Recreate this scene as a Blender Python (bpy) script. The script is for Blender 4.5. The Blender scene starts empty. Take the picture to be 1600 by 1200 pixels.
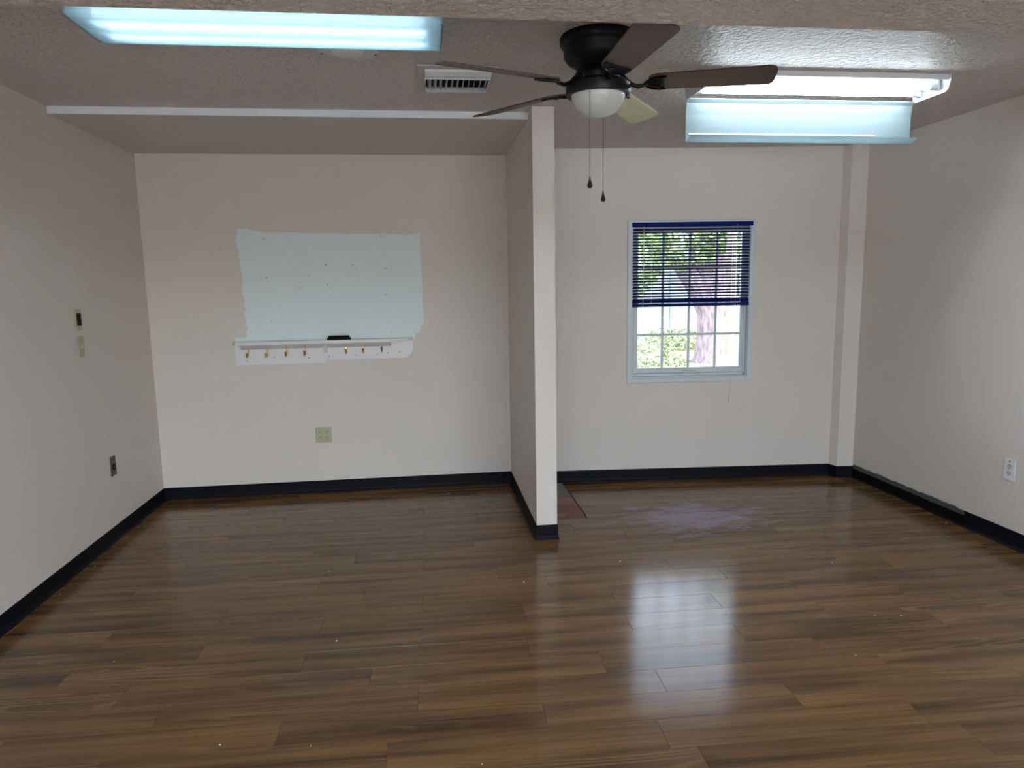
import bpy, math, random
from mathutils import Vector, Matrix

random.seed(7)
SC = bpy.context.scene
COL = SC.collection

# ---------------------------------------------------------------- camera
CAM_H, YAW, PITCH, ROLL, FPX = 1.487, 0.1219, 0.1408, -0.0169, 1090.26
cam_d = bpy.data.cameras.new('camera')
cam_d.sensor_width = 36.0
cam_d.lens = FPX * 36.0 / 1600.0
cam_d.clip_start = 0.02
cam_d.clip_end = 300
cam = bpy.data.objects.new('camera', cam_d)
COL.objects.link(cam)
_f = Vector((math.sin(YAW) * math.cos(PITCH), math.cos(YAW) * math.cos(PITCH), -math.sin(PITCH)))
_r = Vector((math.cos(YAW), -math.sin(YAW), 0))
_u = _r.cross(_f)
_c, _s = math.cos(ROLL), math.sin(ROLL)
_r2 = _c * _r + _s * _u
_u2 = -_s * _r + _c * _u
M = Matrix((( _r2.x, _u2.x, -_f.x, 0), (_r2.y, _u2.y, -_f.y, 0), (_r2.z, _u2.z, -_f.z, CAM_H), (0, 0, 0, 1)))
cam.matrix_world = M
SC.camera = cam

# ---------------------------------------------------------------- world, sun, exposure
SKY_STRENGTH = 1.4
SUN_STRENGTH = 2.5
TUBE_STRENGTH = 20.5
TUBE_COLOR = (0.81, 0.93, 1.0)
world = bpy.data.worlds.new('world')
SC.world = world
world.use_nodes = True
wn = world.node_tree
wn.nodes.clear()
_sky = wn.nodes.new('ShaderNodeTexSky')
_sky.sky_type = 'NISHITA'
_sky.sun_disc = False
_sky.sun_elevation = math.radians(48)
_sky.sun_rotation = math.radians(110)
_sky.dust_density = 3.0
_hsv = wn.nodes.new('ShaderNodeHueSaturation')
_hsv.inputs['Saturation'].default_value = 0.45
_bg = wn.nodes.new('ShaderNodeBackground')
_bg.inputs['Strength'].default_value = SKY_STRENGTH
_wo = wn.nodes.new('ShaderNodeOutputWorld')
wn.links.new(_sky.outputs[0], _hsv.inputs['Color'])
wn.links.new(_hsv.outputs[0], _bg.inputs['Color'])
wn.links.new(_bg.outputs[0], _wo.inputs['Surface'])

sun_d = bpy.data.lights.new('sun', 'SUN')
sun_d.energy = SUN_STRENGTH
sun_d.angle = math.radians(0.6)
sun_d.color = (1.0, 0.95, 0.86)
sun = bpy.data.objects.new('sun', sun_d)
COL.objects.link(sun)
sun.rotation_euler = Vector((-0.75, 0.42, -0.80)).to_track_quat('-Z', 'Y').to_euler()
sun.location = (8, -4, 9)

SC.view_settings.view_transform = 'Standard'
SC.view_settings.look = 'None'
SC.view_settings.gamma = 1.0
SC.view_settings.use_curve_mapping = False
SC.view_settings.exposure = 0.62
SC.cycles.max_bounces = 8
SC.cycles.diffuse_bounces = 5
SC.cycles.transparent_max_bounces = 16
SC.cycles.caustics_reflective = False
SC.cycles.caustics_refractive = False
SC.cycles.sample_clamp_indirect = 6.0
SC.cycles.use_denoising = True
SC.cycles.adaptive_threshold = 0.03


# ---------------------------------------------------------------- materials
def new_mat(name):
    m = bpy.data.materials.new(name)
    m.use_nodes = True
    nt = m.node_tree
    return m, nt, nt.nodes['Principled BSDF']


def link(nt, a, b):
    nt.links.new(a, b)


def plain(name, col, rough=0.5, metal=0.0, spec=0.5, noise=0.0, scale=60.0, bump=0.0):
    m, nt, b = new_mat(name)
    b.inputs['Base Color'].default_value = (*col, 1)
    b.inputs['Roughness'].default_value = rough
    b.inputs['Metallic'].default_value = metal
    b.inputs['Specular IOR Level'].default_value = spec
    tc = nt.nodes.new('ShaderNodeTexCoord')
    n = nt.nodes.new('ShaderNodeTexNoise')
    n.inputs['Scale'].default_value = scale
    n.inputs['Detail'].default_value = 4
    link(nt, tc.outputs['Object'], n.inputs['Vector'])
    mr = nt.nodes.new('ShaderNodeMapRange')
    mr.inputs['To Min'].default_value = 1 - noise
    mr.inputs['To Max'].default_value = 1 + noise
    link(nt, n.outputs['Fac'], mr.inputs['Value'])
    mx = nt.nodes.new('ShaderNodeVectorMath')
    mx.operation = 'SCALE'
    mx.inputs[0].default_value = col
    link(nt, mr.outputs[0], mx.inputs['Scale'])
    link(nt, mx.outputs[0], b.inputs['Base Color'])
    if bump:
        bp = nt.nodes.new('ShaderNodeBump')
        bp.inputs['Strength'].default_value = bump
        bp.inputs['Distance'].default_value = 0.002
        link(nt, n.outputs['Fac'], bp.inputs['Height'])
        link(nt, bp.outputs[0], b.inputs['Normal'])
    return m


def paint(name, col, scale, strength, dist, rough=0.55, blotch=0.04, spec=0.4):
    """orange-peel / knock-down textured wall paint"""
    m, nt, b = new_mat(name)
    b.inputs['Roughness'].default_value = rough
    b.inputs['Specular IOR Level'].default_value = spec
    g = nt.nodes.new('ShaderNodeNewGeometry')
    n1 = nt.nodes.new('ShaderNodeTexNoise')
    n1.inputs['Scale'].default_value = scale
    n1.inputs['Detail'].default_value = 3
    n1.inputs['Roughness'].default_value = 0.55
    link(nt, g.outputs['Position'], n1.inputs['Vector'])
    cr = nt.nodes.new('ShaderNodeValToRGB')
    cr.color_ramp.elements[0].position = 0.42
    cr.color_ramp.elements[1].position = 0.62
    link(nt, n1.outputs['Fac'], cr.inputs['Fac'])
    bp = nt.nodes.new('ShaderNodeBump')
    bp.inputs['Strength'].default_value = strength
    bp.inputs['Distance'].default_value = dist
    link(nt, cr.outputs['Color'], bp.inputs['Height'])
    link(nt, bp.outputs[0], b.inputs['Normal'])
    n2 = nt.nodes.new('ShaderNodeTexNoise')
    n2.inputs['Scale'].default_value = 1.3
    n2.inputs['Detail'].default_value = 3
    link(nt, g.outputs['Position'], n2.inputs['Vector'])
    mr = nt.nodes.new('ShaderNodeMapRange')
    mr.inputs['To Min'].default_value = 1 - blotch
    mr.inputs['To Max'].default_value = 1 + blotch
    link(nt, n2.outputs['Fac'], mr.inputs['Value'])
    mx = nt.nodes.new('ShaderNodeVectorMath')
    mx.operation = 'SCALE'
    mx.inputs[0].default_value = col
    link(nt, mr.outputs[0], mx.inputs['Scale'])
    link(nt, mx.outputs[0], b.inputs['Base Color'])
    return m


def emit(name, col, strength):
    m = bpy.data.materials.new(name)
    m.use_nodes = True
    nt = m.node_tree
    nt.nodes.clear()
    e = nt.nodes.new('ShaderNodeEmission')
    e.inputs['Color'].default_value = (*col, 1)
    e.inputs['Strength'].default_value = strength
    o = nt.nodes.new('ShaderNodeOutputMaterial')
    link(nt, e.outputs[0], o.inputs['Surface'])
    return m


def lens_mat(name, col, clear):
    """prismatic acrylic: part clear, part scattering"""
    m = bpy.data.materials.new(name)
    m.use_nodes = True
    nt = m.node_tree
    nt.nodes.clear()
    t = nt.nodes.new('ShaderNodeBsdfTransparent')
    t.inputs['Color'].default_value = (0.93, 0.97, 0.99, 1)
    tr = nt.nodes.new('ShaderNodeBsdfTranslucent')
    tr.inputs['Color'].default_value = (*col, 1)
    df = nt.nodes.new('ShaderNodeBsdfDiffuse')
    df.inputs['Color'].default_value = (*col, 1)
    tc = nt.nodes.new('ShaderNodeTexCoord')
    vo = nt.nodes.new('ShaderNodeTexVoronoi')
    vo.inputs['Scale'].default_value = 140
    link(nt, tc.outputs['Object'], vo.inputs['Vector'])
    bp = nt.nodes.new('ShaderNodeBump')
    bp.inputs['Strength'].default_value = 0.25
    bp.inputs['Distance'].default_value = 0.002
    link(nt, vo.outputs['Distance'], bp.inputs['Height'])
    link(nt, bp.outputs[0], df.inputs['Normal'])
    m1 = nt.nodes.new('ShaderNodeMixShader')
    m1.inputs[0].default_value = 0.5
    link(nt, tr.outputs[0], m1.inputs[1])
    link(nt, df.outputs[0], m1.inputs[2])
    gl = nt.nodes.new('ShaderNodeBsdfGlossy')
    gl.inputs['Roughness'].default_value = 0.25
    m2 = nt.nodes.new('ShaderNodeMixShader')
    m2.inputs[0].default_value = clear
    link(nt, m1.outputs[0], m2.inputs[1])
    link(nt, t.outputs[0], m2.inputs[2])
    m3 = nt.nodes.new('ShaderNodeMixShader')
    m3.inputs[0].default_value = 0.04
    link(nt, m2.outputs[0], m3.inputs[1])
    link(nt, gl.outputs[0], m3.inputs[2])
    o = nt.nodes.new('ShaderNodeOutputMaterial')
    link(nt, m3.outputs[0], o.inputs['Surface'])
    return m


def glass_mat(name):
    m = bpy.data.materials.new(name)
    m.use_nodes = True
    nt = m.node_tree
    nt.nodes.clear()
    t = nt.nodes.new('ShaderNodeBsdfTransparent')
    t.inputs['Color'].default_value = (0.95, 0.98, 0.99, 1)
    gl = nt.nodes.new('ShaderNodeBsdfGlossy')
    gl.inputs['Roughness'].default_value = 0.02
    fr = nt.nodes.new('ShaderNodeFresnel')
    fr.inputs['IOR'].default_value = 1.35
    mx = nt.nodes.new('ShaderNodeMixShader')
    link(nt, fr.outputs[0], mx.inputs[0])
    link(nt, t.outputs[0], mx.inputs[1])
    link(nt, gl.outputs[0], mx.inputs[2])
    o = nt.nodes.new('ShaderNodeOutputMaterial')
    link(nt, mx.outputs[0], o.inputs['Surface'])
    return m


def plank_mat():
    m, nt, b = new_mat('walnut_vinyl_plank')
    N = nt.nodes
    tc = N.new('ShaderNodeTexCoord')
    oi = N.new('ShaderNodeObjectInfo')
    rnd = N.new('ShaderNodeMath'); rnd.operation = 'MULTIPLY'; rnd.inputs[1].default_value = 37.0
    link(nt, oi.outputs['Random'], rnd.inputs[0])
    comb = N.new('ShaderNodeCombineXYZ')
    link(nt, rnd.outputs[0], comb.inputs['X']); link(nt, rnd.outputs[0], comb.inputs['Y'])
    add = N.new('ShaderNodeVectorMath'); add.operation = 'ADD'
    link(nt, tc.outputs['Object'], add.inputs[0]); link(nt, comb.outputs[0], add.inputs[1])

    def noise(sx, sy, scale, detail, rough=0.5, dist=0.0):
        mp = N.new('ShaderNodeMapping')
        mp.inputs['Scale'].default_value = (sx, sy, 1)
        link(nt, add.outputs[0], mp.inputs['Vector'])
        n = N.new('ShaderNodeTexNoise')
        n.inputs['Scale'].default_value = scale
        n.inputs['Detail'].default_value = detail
        n.inputs['Roughness'].default_value = rough
        n.inputs['Distortion'].default_value = dist
        link(nt, mp.outputs[0], n.inputs['Vector'])
        return n, mp
    broad, _ = noise(0.55, 8.0, 1.7, 3, 0.5, 0.25)        # broad brown / grey streaks
    fine, _ = noise(0.9, 42.0, 2.4, 5, 0.65, 0.1)        # fine grain
    # cathedral rings
    wmp = N.new('ShaderNodeMapping'); wmp.inputs['Scale'].default_value = (0.55, 6.0, 1)
    link(nt, add.outputs[0], wmp.inputs['Vector'])
    wn_ = N.new('ShaderNodeTexNoise'); wn_.inputs['Scale'].default_value = 1.5; wn_.inputs['Detail'].default_value = 1.0
    link(nt, wmp.outputs[0], wn_.inputs['Vector'])
    wm = N.new('ShaderNodeMath'); wm.operation = 'MULTIPLY'; wm.inputs[1].default_value = 70.0
    link(nt, wn_.outputs['Fac'], wm.inputs[0])
    sn = N.new('ShaderNodeMath'); sn.operation = 'SINE'
    link(nt, wm.outputs[0], sn.inputs[0])
    ringr = N.new('ShaderNodeMapRange')
    ringr.inputs['From Min'].default_value = 0.35; ringr.inputs['From Max'].default_value = 1.0
    link(nt, sn.outputs[0], ringr.inputs['Value'])
    # mask that keeps rings only in places
    rm, _ = noise(0.8, 3.0, 1.3, 2)
    rmr = N.new('ShaderNodeMapRange'); rmr.inputs['From Min'].default_value = 0.50; rmr.inputs['From Max'].default_value = 0.66
    link(nt, rm.outputs['Fac'], rmr.inputs['Value'])
    ringm = N.new('ShaderNodeMath'); ringm.operation = 'MULTIPLY'
    link(nt, ringr.outputs[0], ringm.inputs[0]); link(nt, rmr.outputs[0], ringm.inputs[1])

    ramp = N.new('ShaderNodeValToRGB')
    e = ramp.color_ramp.elements
    e[0].position = 0.30; e[0].color = (0.074, 0.0395, 0.0175, 1)
    e[1].position = 0.72; e[1].color = (0.212, 0.111, 0.044, 1)
    k = e.new(0.44); k.color = (0.127, 0.068, 0.029, 1)
    k = e.new(0.56); k.color = (0.173, 0.0915, 0.0375, 1)
    link(nt, broad.outputs['Fac'], ramp.inputs['Fac'])
    # fine grain multiplies
    fr = N.new('ShaderNodeMapRange')
    fr.inputs['From Min'].default_value = 0.3; fr.inputs['From Max'].default_value = 0.7
    fr.inputs['To Min'].default_value = 0.74; fr.inputs['To Max'].default_value = 1.22
    link(nt, fine.outputs['Fac'], fr.inputs['Value'])
    pv = N.new('ShaderNodeMapRange'); pv.inputs['To Min'].default_value = 0.86; pv.inputs['To Max'].default_value = 1.12
    link(nt, oi.outputs['Random'], pv.inputs['Value'])
    mul = N.new('ShaderNodeMath'); mul.operation = 'MULTIPLY'
    link(nt, fr.outputs[0], mul.inputs[0]); link(nt, pv.outputs[0], mul.inputs[1])
    sc = N.new('ShaderNodeVectorMath'); sc.operation = 'SCALE'
    link(nt, ramp.outputs['Color'], sc.inputs[0]); link(nt, mul.outputs[0], sc.inputs['Scale'])
    rx = N.new('ShaderNodeMix'); rx.data_type = 'RGBA'
    rf = N.new('ShaderNodeMath'); rf.operation = 'MULTIPLY'; rf.inputs[1].default_value = 0.55
    link(nt, ringm.outputs[0], rf.inputs[0])
    link(nt, rf.outputs[0], rx.inputs['Factor'])
    link(nt, sc.outputs[0], rx.inputs['A'])
    rx.inputs['B'].default_value = (0.27, 0.16, 0.077, 1)
    # worn, scuffed spot before the window, its lilac sheen painted into the colour
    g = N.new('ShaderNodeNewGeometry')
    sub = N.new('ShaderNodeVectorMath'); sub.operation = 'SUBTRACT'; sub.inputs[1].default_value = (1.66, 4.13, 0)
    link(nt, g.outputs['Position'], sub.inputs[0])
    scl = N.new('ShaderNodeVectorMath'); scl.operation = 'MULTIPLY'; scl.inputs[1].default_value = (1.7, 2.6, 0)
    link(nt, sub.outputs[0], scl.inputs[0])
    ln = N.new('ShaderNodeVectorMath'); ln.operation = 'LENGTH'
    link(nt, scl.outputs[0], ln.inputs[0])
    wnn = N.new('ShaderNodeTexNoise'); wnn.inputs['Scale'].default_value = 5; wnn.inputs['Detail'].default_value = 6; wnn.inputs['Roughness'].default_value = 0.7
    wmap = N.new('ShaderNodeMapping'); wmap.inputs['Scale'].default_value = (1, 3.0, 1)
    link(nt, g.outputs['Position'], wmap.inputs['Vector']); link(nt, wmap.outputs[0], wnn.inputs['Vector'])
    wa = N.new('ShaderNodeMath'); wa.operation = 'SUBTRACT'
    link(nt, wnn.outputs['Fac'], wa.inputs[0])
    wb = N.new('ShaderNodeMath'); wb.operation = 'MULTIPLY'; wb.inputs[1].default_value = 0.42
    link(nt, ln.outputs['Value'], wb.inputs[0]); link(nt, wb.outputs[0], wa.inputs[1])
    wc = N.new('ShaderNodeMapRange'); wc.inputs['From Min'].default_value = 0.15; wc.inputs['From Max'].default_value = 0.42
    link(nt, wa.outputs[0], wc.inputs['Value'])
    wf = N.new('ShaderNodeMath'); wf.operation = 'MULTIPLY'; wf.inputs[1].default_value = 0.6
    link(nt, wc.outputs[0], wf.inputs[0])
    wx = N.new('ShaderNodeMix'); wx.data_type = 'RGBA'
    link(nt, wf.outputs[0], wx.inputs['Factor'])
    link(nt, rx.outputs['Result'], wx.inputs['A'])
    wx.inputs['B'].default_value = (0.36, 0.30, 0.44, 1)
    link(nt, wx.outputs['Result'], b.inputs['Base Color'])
    # sheen
    rr, _ = noise(2.0, 3.0, 4.0, 3)
    rg = N.new('ShaderNodeMapRange'); rg.inputs['To Min'].default_value = 0.14; rg.inputs['To Max'].default_value = 0.18
    link(nt, rr.outputs['Fac'], rg.inputs['Value'])
    link(nt, rg.outputs[0], b.inputs['Roughness'])
    b.inputs['Specular IOR Level'].default_value = 0.35
    bp = N.new('ShaderNodeBump'); bp.inputs['Strength'].default_value = 0.10; bp.inputs['Distance'].default_value = 0.001
    link(nt, fine.outputs['Fac'], bp.inputs['Height'])
    wv = N.new('ShaderNodeTexNoise'); wv.inputs['Scale'].default_value = 4; wv.inputs['Detail'].default_value = 2
    link(nt, g.outputs['Position'], wv.inputs['Vector'])
    bp2 = N.new('ShaderNodeBump'); bp2.inputs['Strength'].default_value = 0.10; bp2.inputs['Distance'].default_value = 0.003
    link(nt, wv.outputs['Fac'], bp2.inputs['Height']); link(nt, bp.outputs[0], bp2.inputs['Normal'])
    link(nt, bp2.outputs[0], b.inputs['Normal'])
    return m


WALL_COL = (0.70, 0.64, 0.60)
MAT = {}
MAT['wall'] = paint('beige_wall_paint', WALL_COL, 95, 0.35, 0.0016)
MAT['ceil'] = paint('beige_textured_ceiling_paint', (0.64, 0.585, 0.555), 44, 1.0, 0.008, rough=0.45, spec=0.5)
MAT['beam'] = paint('brownish_textured_beam_paint', (0.63, 0.54, 0.49), 44, 1.0, 0.008, rough=0.42, spec=0.5)
MAT['soffit'] = paint('beige_soffit_paint', (0.61, 0.56, 0.53), 80, 0.35, 0.002)
MAT['bare'] = plain('bare_white_wall_paint', (0.73, 0.83, 0.85), 0.6, noise=0.03, scale=14)
MAT['white_trim'] = plain('white_trim_paint', (0.78, 0.80, 0.84), 0.5, noise=0.02)
MAT['shelf'] = plain('off_white_shelf_paint', (0.78, 0.76, 0.78), 0.4, noise=0.03)
MAT['rubber'] = plain('black_rubber_base', (0.0045, 0.005, 0.0085), 0.55, spec=0.12, noise=0.2, scale=12)
MAT['rubber2'] = plain('black_rubber_base_dull', (0.0035, 0.0035, 0.004), 0.6, spec=0.1, noise=0.2, scale=12)
MAT['glue'] = plain('old_adhesive', (0.075, 0.08, 0.08), 0.7, noise=0.5, scale=18)
MAT['plaster_edge'] = plain('chipped_plaster', (0.62, 0.62, 0.60), 0.8, noise=0.1)
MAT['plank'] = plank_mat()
MAT['sub'] = plain('subfloor', (0.02, 0.015, 0.012), 0.9)
MAT['conc'] = plain('bare_concrete', (0.17, 0.175, 0.165), 0.8, noise=0.25, scale=25)
MAT['red1'] = plain('red_parquet_tile', (0.17, 0.062, 0.046), 0.5, noise=0.2, scale=40)
MAT['red2'] = plain('red_parquet_tile_pale', (0.27, 0.108, 0.078), 0.5, noise=0.2, scale=40)
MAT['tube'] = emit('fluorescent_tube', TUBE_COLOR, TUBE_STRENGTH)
MAT['lens'] = lens_mat('prismatic_acrylic', (0.40, 0.50, 0.54), 0.10)
MAT['lens2'] = lens_mat('prismatic_acrylic_open', (0.42, 0.515, 0.545), 0.10)
MAT['enamel'] = plain('white_enamel', (0.74, 0.77, 0.80), 0.35, noise=0.01)
MAT['bronze'] = plain('dark_bronze', (0.006, 0.006, 0.007), 0.4, spec=0.22, noise=0.2)
MAT['globe'] = plain('frosted_glass_globe', (0.62, 0.66, 0.64), 0.25, noise=0.01)
MAT['chain'] = plain('dark_chain', (0.03, 0.028, 0.028), 0.4)
MAT['vent'] = plain('vent_white_metal', (0.62, 0.63, 0.65), 0.45, noise=0.02)
MAT['vent_paint'] = paint('vent_plate_paint', (0.55, 0.505, 0.48), 70, 0.15, 0.001)
MAT['dark'] = plain('duct_shade_black', (0.006, 0.006, 0.007), 0.9)
MAT['brass'] = plain('polished_brass', (0.62, 0.45, 0.17), 0.22, metal=1.0, noise=0.05)
MAT['eraser'] = plain('black_felt', (0.004, 0.005, 0.006), 0.9, noise=0.2, scale=300, bump=0.3)
MAT['ivory'] = plain('ivory_plastic', (0.44, 0.43, 0.29), 0.4, noise=0.02)
MAT['white_plastic'] = plain('white_plastic', (0.72, 0.74, 0.80), 0.35, noise=0.01)
MAT['cream_plastic'] = plain('cream_plastic', (0.62, 0.57, 0.45), 0.35, noise=0.01)
MAT['black_plastic'] = plain('black_plastic', (0.005, 0.0045, 0.0045), 0.55, spec=0.12)
MAT['steel'] = plain('tarnished_steel', (0.10, 0.10, 0.10), 0.45, metal=0.6, noise=0.3, scale=90)
MAT['alu'] = plain('white_window_frame', (0.60, 0.655, 0.70), 0.4, noise=0.015)
MAT['blind'] = plain('navy_blind_slat', (0.010, 0.020, 0.15), 0.6, noise=0.03, spec=0.05)
MAT['cord'] = plain('white_cord', (0.62, 0.62, 0.66), 0.7)
MAT['glass'] = glass_mat('window_glass')
MAT['stucco'] = plain('outside_stucco', (0.7, 0.68, 0.64), 0.8, noise=0.05)


def add_translucency(m, col, fac):
    nt = m.node_tree
    out = nt.nodes['Material Output']
    pb = nt.nodes['Principled BSDF']
    tr = nt.nodes.new('ShaderNodeBsdfTranslucent')
    tr.inputs['Color'].default_value = (*col, 1)
    mx = nt.nodes.new('ShaderNodeMixShader')
    mx.inputs[0].default_value = fac
    link(nt, pb.outputs[0], mx.inputs[1]); link(nt, tr.outputs[0], mx.inputs[2])
    link(nt, mx.outputs[0], out.inputs['Surface'])


add_translucency(MAT['blind'], (0.02, 0.05, 0.36), 0.2)


def wood_blade(name, c1, c2):
    m, nt, b = new_mat(name)
    tc = nt.nodes.new('ShaderNodeTexCoord')
    mp = nt.nodes.new('ShaderNodeMapping')
    mp.inputs['Scale'].default_value = (2, 34, 2)
    n = nt.nodes.new('ShaderNodeTexNoise')
    n.inputs['Scale'].default_value = 2.2
    n.inputs['Detail'].default_value = 5
    link(nt, tc.outputs['Object'], mp.inputs['Vector'])
    link(nt, mp.outputs[0], n.inputs['Vector'])
    r = nt.nodes.new('ShaderNodeValToRGB')
    r.color_ramp.elements[0].color = (*c1, 1)
    r.color_ramp.elements[0].position = 0.35
    r.color_ramp.elements[1].color = (*c2, 1)
    r.color_ramp.elements[1].position = 0.7
    link(nt, n.outputs['Fac'], r.inputs['Fac'])
    link(nt, r.outputs['Color'], b.inputs['Base Color'])
    b.inputs['Roughness'].default_value = 0.42
    return m


MAT['blade'] = wood_blade('walnut_fan_blade', (0.062, 0.036, 0.030), (0.105, 0.064, 0.052))
MAT['blade_pale'] = wood_blade('pale_maple_fan_blade', (0.60, 0.61, 0.40), (0.68, 0.68, 0.46))


# ---------------------------------------------------------------- mesh helpers
class MB:
    """collects faces for ONE mesh object"""

    def __init__(self):
        self.v, self.f, self.s = [], [], []

    def add(self, vs, fs, smooth=False):
        o = len(self.v)
        self.v += [tuple(p) for p in vs]
        self.f += [tuple(i + o for i in f) for f in fs]
        self.s += [smooth] * len(fs)
        return self

    def box(self, x0, x1, y0, y1, z0, z1):
        vs = [(x, y, z) for z in (z0, z1) for y in (y0, y1) for x in (x0, x1)]
        fs = [(0, 2, 3, 1), (4, 5, 7, 6), (0, 1, 5, 4), (2, 6, 7, 3), (0, 4, 6, 2), (1, 3, 7, 5)]
        return self.add(vs, fs)

    def bbox(self, x0, x1, y0, y1, z0, z1, b):
        """box with chamfered edges"""
        vs, fs = [], []
        X, Y, Z = (x0, x1), (y0, y1), (z0, z1)
        idx = {}
        for i in (0, 1):
            for j in (0, 1):
                for k in (0, 1):
                    sx, sy, sz = (b if i == 0 else -b), (b if j == 0 else -b), (b if k == 0 else -b)
                    for ax, p in (('x', (X[i], Y[j] + sy, Z[k] + sz)), ('y', (X[i] + sx, Y[j], Z[k] + sz)), ('z', (X[i] + sx, Y[j] + sy, Z[k]))):
                        idx[(i, j, k, ax)] = len(vs)
                        vs.append(p)
        g = lambda i, j, k, a: idx[(i, j, k, a)]
        for i in (0, 1):
            q = [g(i, 0, 0, 'x'), g(i, 1, 0, 'x'), g(i, 1, 1, 'x'), g(i, 0, 1, 'x')]
            fs.append(q if i else q[::-1])
            q = [g(0, i, 0, 'y'), g(0, i, 1, 'y'), g(1, i, 1, 'y'), g(1, i, 0, 'y')]
            fs.append(q if i else q[::-1])
            q = [g(0, 0, i, 'z'), g(1, 0, i, 'z'), g(1, 1, i, 'z'), g(0, 1, i, 'z')]
            fs.append(q if i else q[::-1])
        for j in (0, 1):
            for k in (0, 1):
                q = [g(0, j, k, 'y'), g(1, j, k, 'y'), g(1, j, k, 'z'), g(0, j, k, 'z')]
                fs.append(q if (j + k) % 2 == 0 else q[::-1])
                q = [g(j, 0, k, 'x'), g(j, 1, k, 'x'), g(j, 1, k, 'z'), g(j, 0, k, 'z')]
                fs.append(q[::-1] if (j + k) % 2 == 0 else q)
                q = [g(j, k, 0, 'x'), g(j, k, 1, 'x'), g(j, k, 1, 'y'), g(j, k, 0, 'y')]
                fs.append(q if (j + k) % 2 == 0 else q[::-1])
        for i in (0, 1):
            for j in (0, 1):
                for k in (0, 1):
                    q = [g(i, j, k, 'x'), g(i, j, k, 'y'), g(i, j, k, 'z')]
                    fs.append(q if (i + j + k) % 2 else q[::-1])
        return self.add(vs, fs)

    def prism(self, poly, a0, a1, axis='x'):
        """closed 2-D polygon extruded along an axis; poly coords are the other two axes in order"""
        n = len(poly)

        def P(p, a):
            if axis == 'x':
                return (a, p[0], p[1])
            if axis == 'y':
                return (p[0], a, p[1])
            return (p[0], p[1], a)
        vs = [P(p, a0) for p in poly] + [P(p, a1) for p in poly]
        fs = [tuple(range(n))[::-1], tuple(range(n, 2 * n))]
        fs += [(i, (i + 1) % n, n + (i + 1) % n, n + i) for i in range(n)]
        return self.add(vs, fs)

    def tube(self, pts, rad, seg=8, cap=True):
        pts = [Vector(p) for p in pts]
        n = len(pts)
        rs = rad if isinstance(rad, (list, tuple)) else [rad] * n
        vs, fs = [], []
        ref = None
        for i, p in enumerate(pts):
            d = (pts[min(i + 1, n - 1)] - pts[max(i - 1, 0)]).normalized()
            if ref is None:
                ref = Vector((0, 0, 1)) if abs(d.z) < 0.9 else Vector((1, 0, 0))
            a = (ref - d * ref.dot(d)).normalized()
            ref = a
            b = d.cross(a)
            for k in range(seg):
                t = 2 * math.pi * k / seg
                vs.append(p + rs[i] * (math.cos(t) * a + math.sin(t) * b))
        for i in range(n - 1):
            for k in range(seg):
                fs.append((i * seg + k, i * seg + (k + 1) % seg, (i + 1) * seg + (k + 1) % seg, (i + 1) * seg + k))
        if cap:
            fs.append(tuple(range(seg))[::-1])
            fs.append(tuple(range((n - 1) * seg, n * seg)))
        return self.add(vs, fs, True)

    def lathe(self, prof, cx, cy, seg=40, cz=0.0):
        """prof: list of (r, z), revolved about the vertical through (cx, cy)"""
        vs, fs = [], []
        n = len(prof)
        for r, z in prof:
            for k in range(seg):
                t = 2 * math.pi * k / seg
                vs.append((cx + max(r, 1e-5) * math.cos(t), cy + max(r, 1e-5) * math.sin(t), z + cz))
        for i in range(n - 1):
            for k in range(seg):
                fs.append((i * seg + k, i * seg + (k + 1) % seg, (i + 1) * seg + (k + 1) % seg, (i + 1) * seg + k))
        return self.add(vs, fs, True)

    def build(self, name, mat, parent=None, local=False, auto=None, xf=None, sub=False):
        """links the mesh; coords are world (or the parent's frame when local); origin goes to the bbox centre"""
        vs = [Vector(p) for p in self.v]
        if xf is not None:
            vs = [xf @ p for p in vs]
        lo = Vector((min(p.x for p in vs), min(p.y for p in vs), min(p.z for p in vs)))
        hi = Vector((max(p.x for p in vs), max(p.y for p in vs), max(p.z for p in vs)))
        c = (lo + hi) / 2
        me = bpy.data.meshes.new(name)
        me.from_pydata([tuple(p - c) for p in vs], [], self.f)
        me.polygons.foreach_set('use_smooth', self.s)
        me.update()
        if any(self.s):
            try:
                me.set_sharp_from_angle(angle=math.radians(auto or 40))
            except Exception:
                pass
        mats = mat if isinstance(mat, (list, tuple)) else [mat]
        for m in mats:
            me.materials.append(MAT[m] if isinstance(m, str) else m)
        o = bpy.data.objects.new(name, me)
        COL.objects.link(o)
        if parent is not None:
            o.parent = parent
            off = Vector((0, 0, 0))
            if not local:
                q = parent
                while q is not None:
                    off += q.location
                    q = q.parent
            elif sub:                     # coords are in the thing's frame, the parent is one of its parts
                off = parent.location.copy()
            o.location = c - off
        else:
            o.location = c
        return o


def tag(o, label=None, cat=None, group=None, kind=None):
    if label:
        o['label'] = label
    if cat:
        o['category'] = cat
    if group:
        o['group'] = group
    if kind:
        o['kind'] = kind
    return o


def thing(name, loc, label, cat, group=None, kind=None, rz=0.0):
    o = bpy.data.objects.new(name, None)
    o.empty_display_size = 0.1
    COL.objects.link(o)
    o.location = loc
    o.rotation_euler = (0, 0, rz)
    return tag(o, label, cat, group, kind)


def struct(o, label, cat):
    return tag(o, label, cat, kind='structure')


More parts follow.
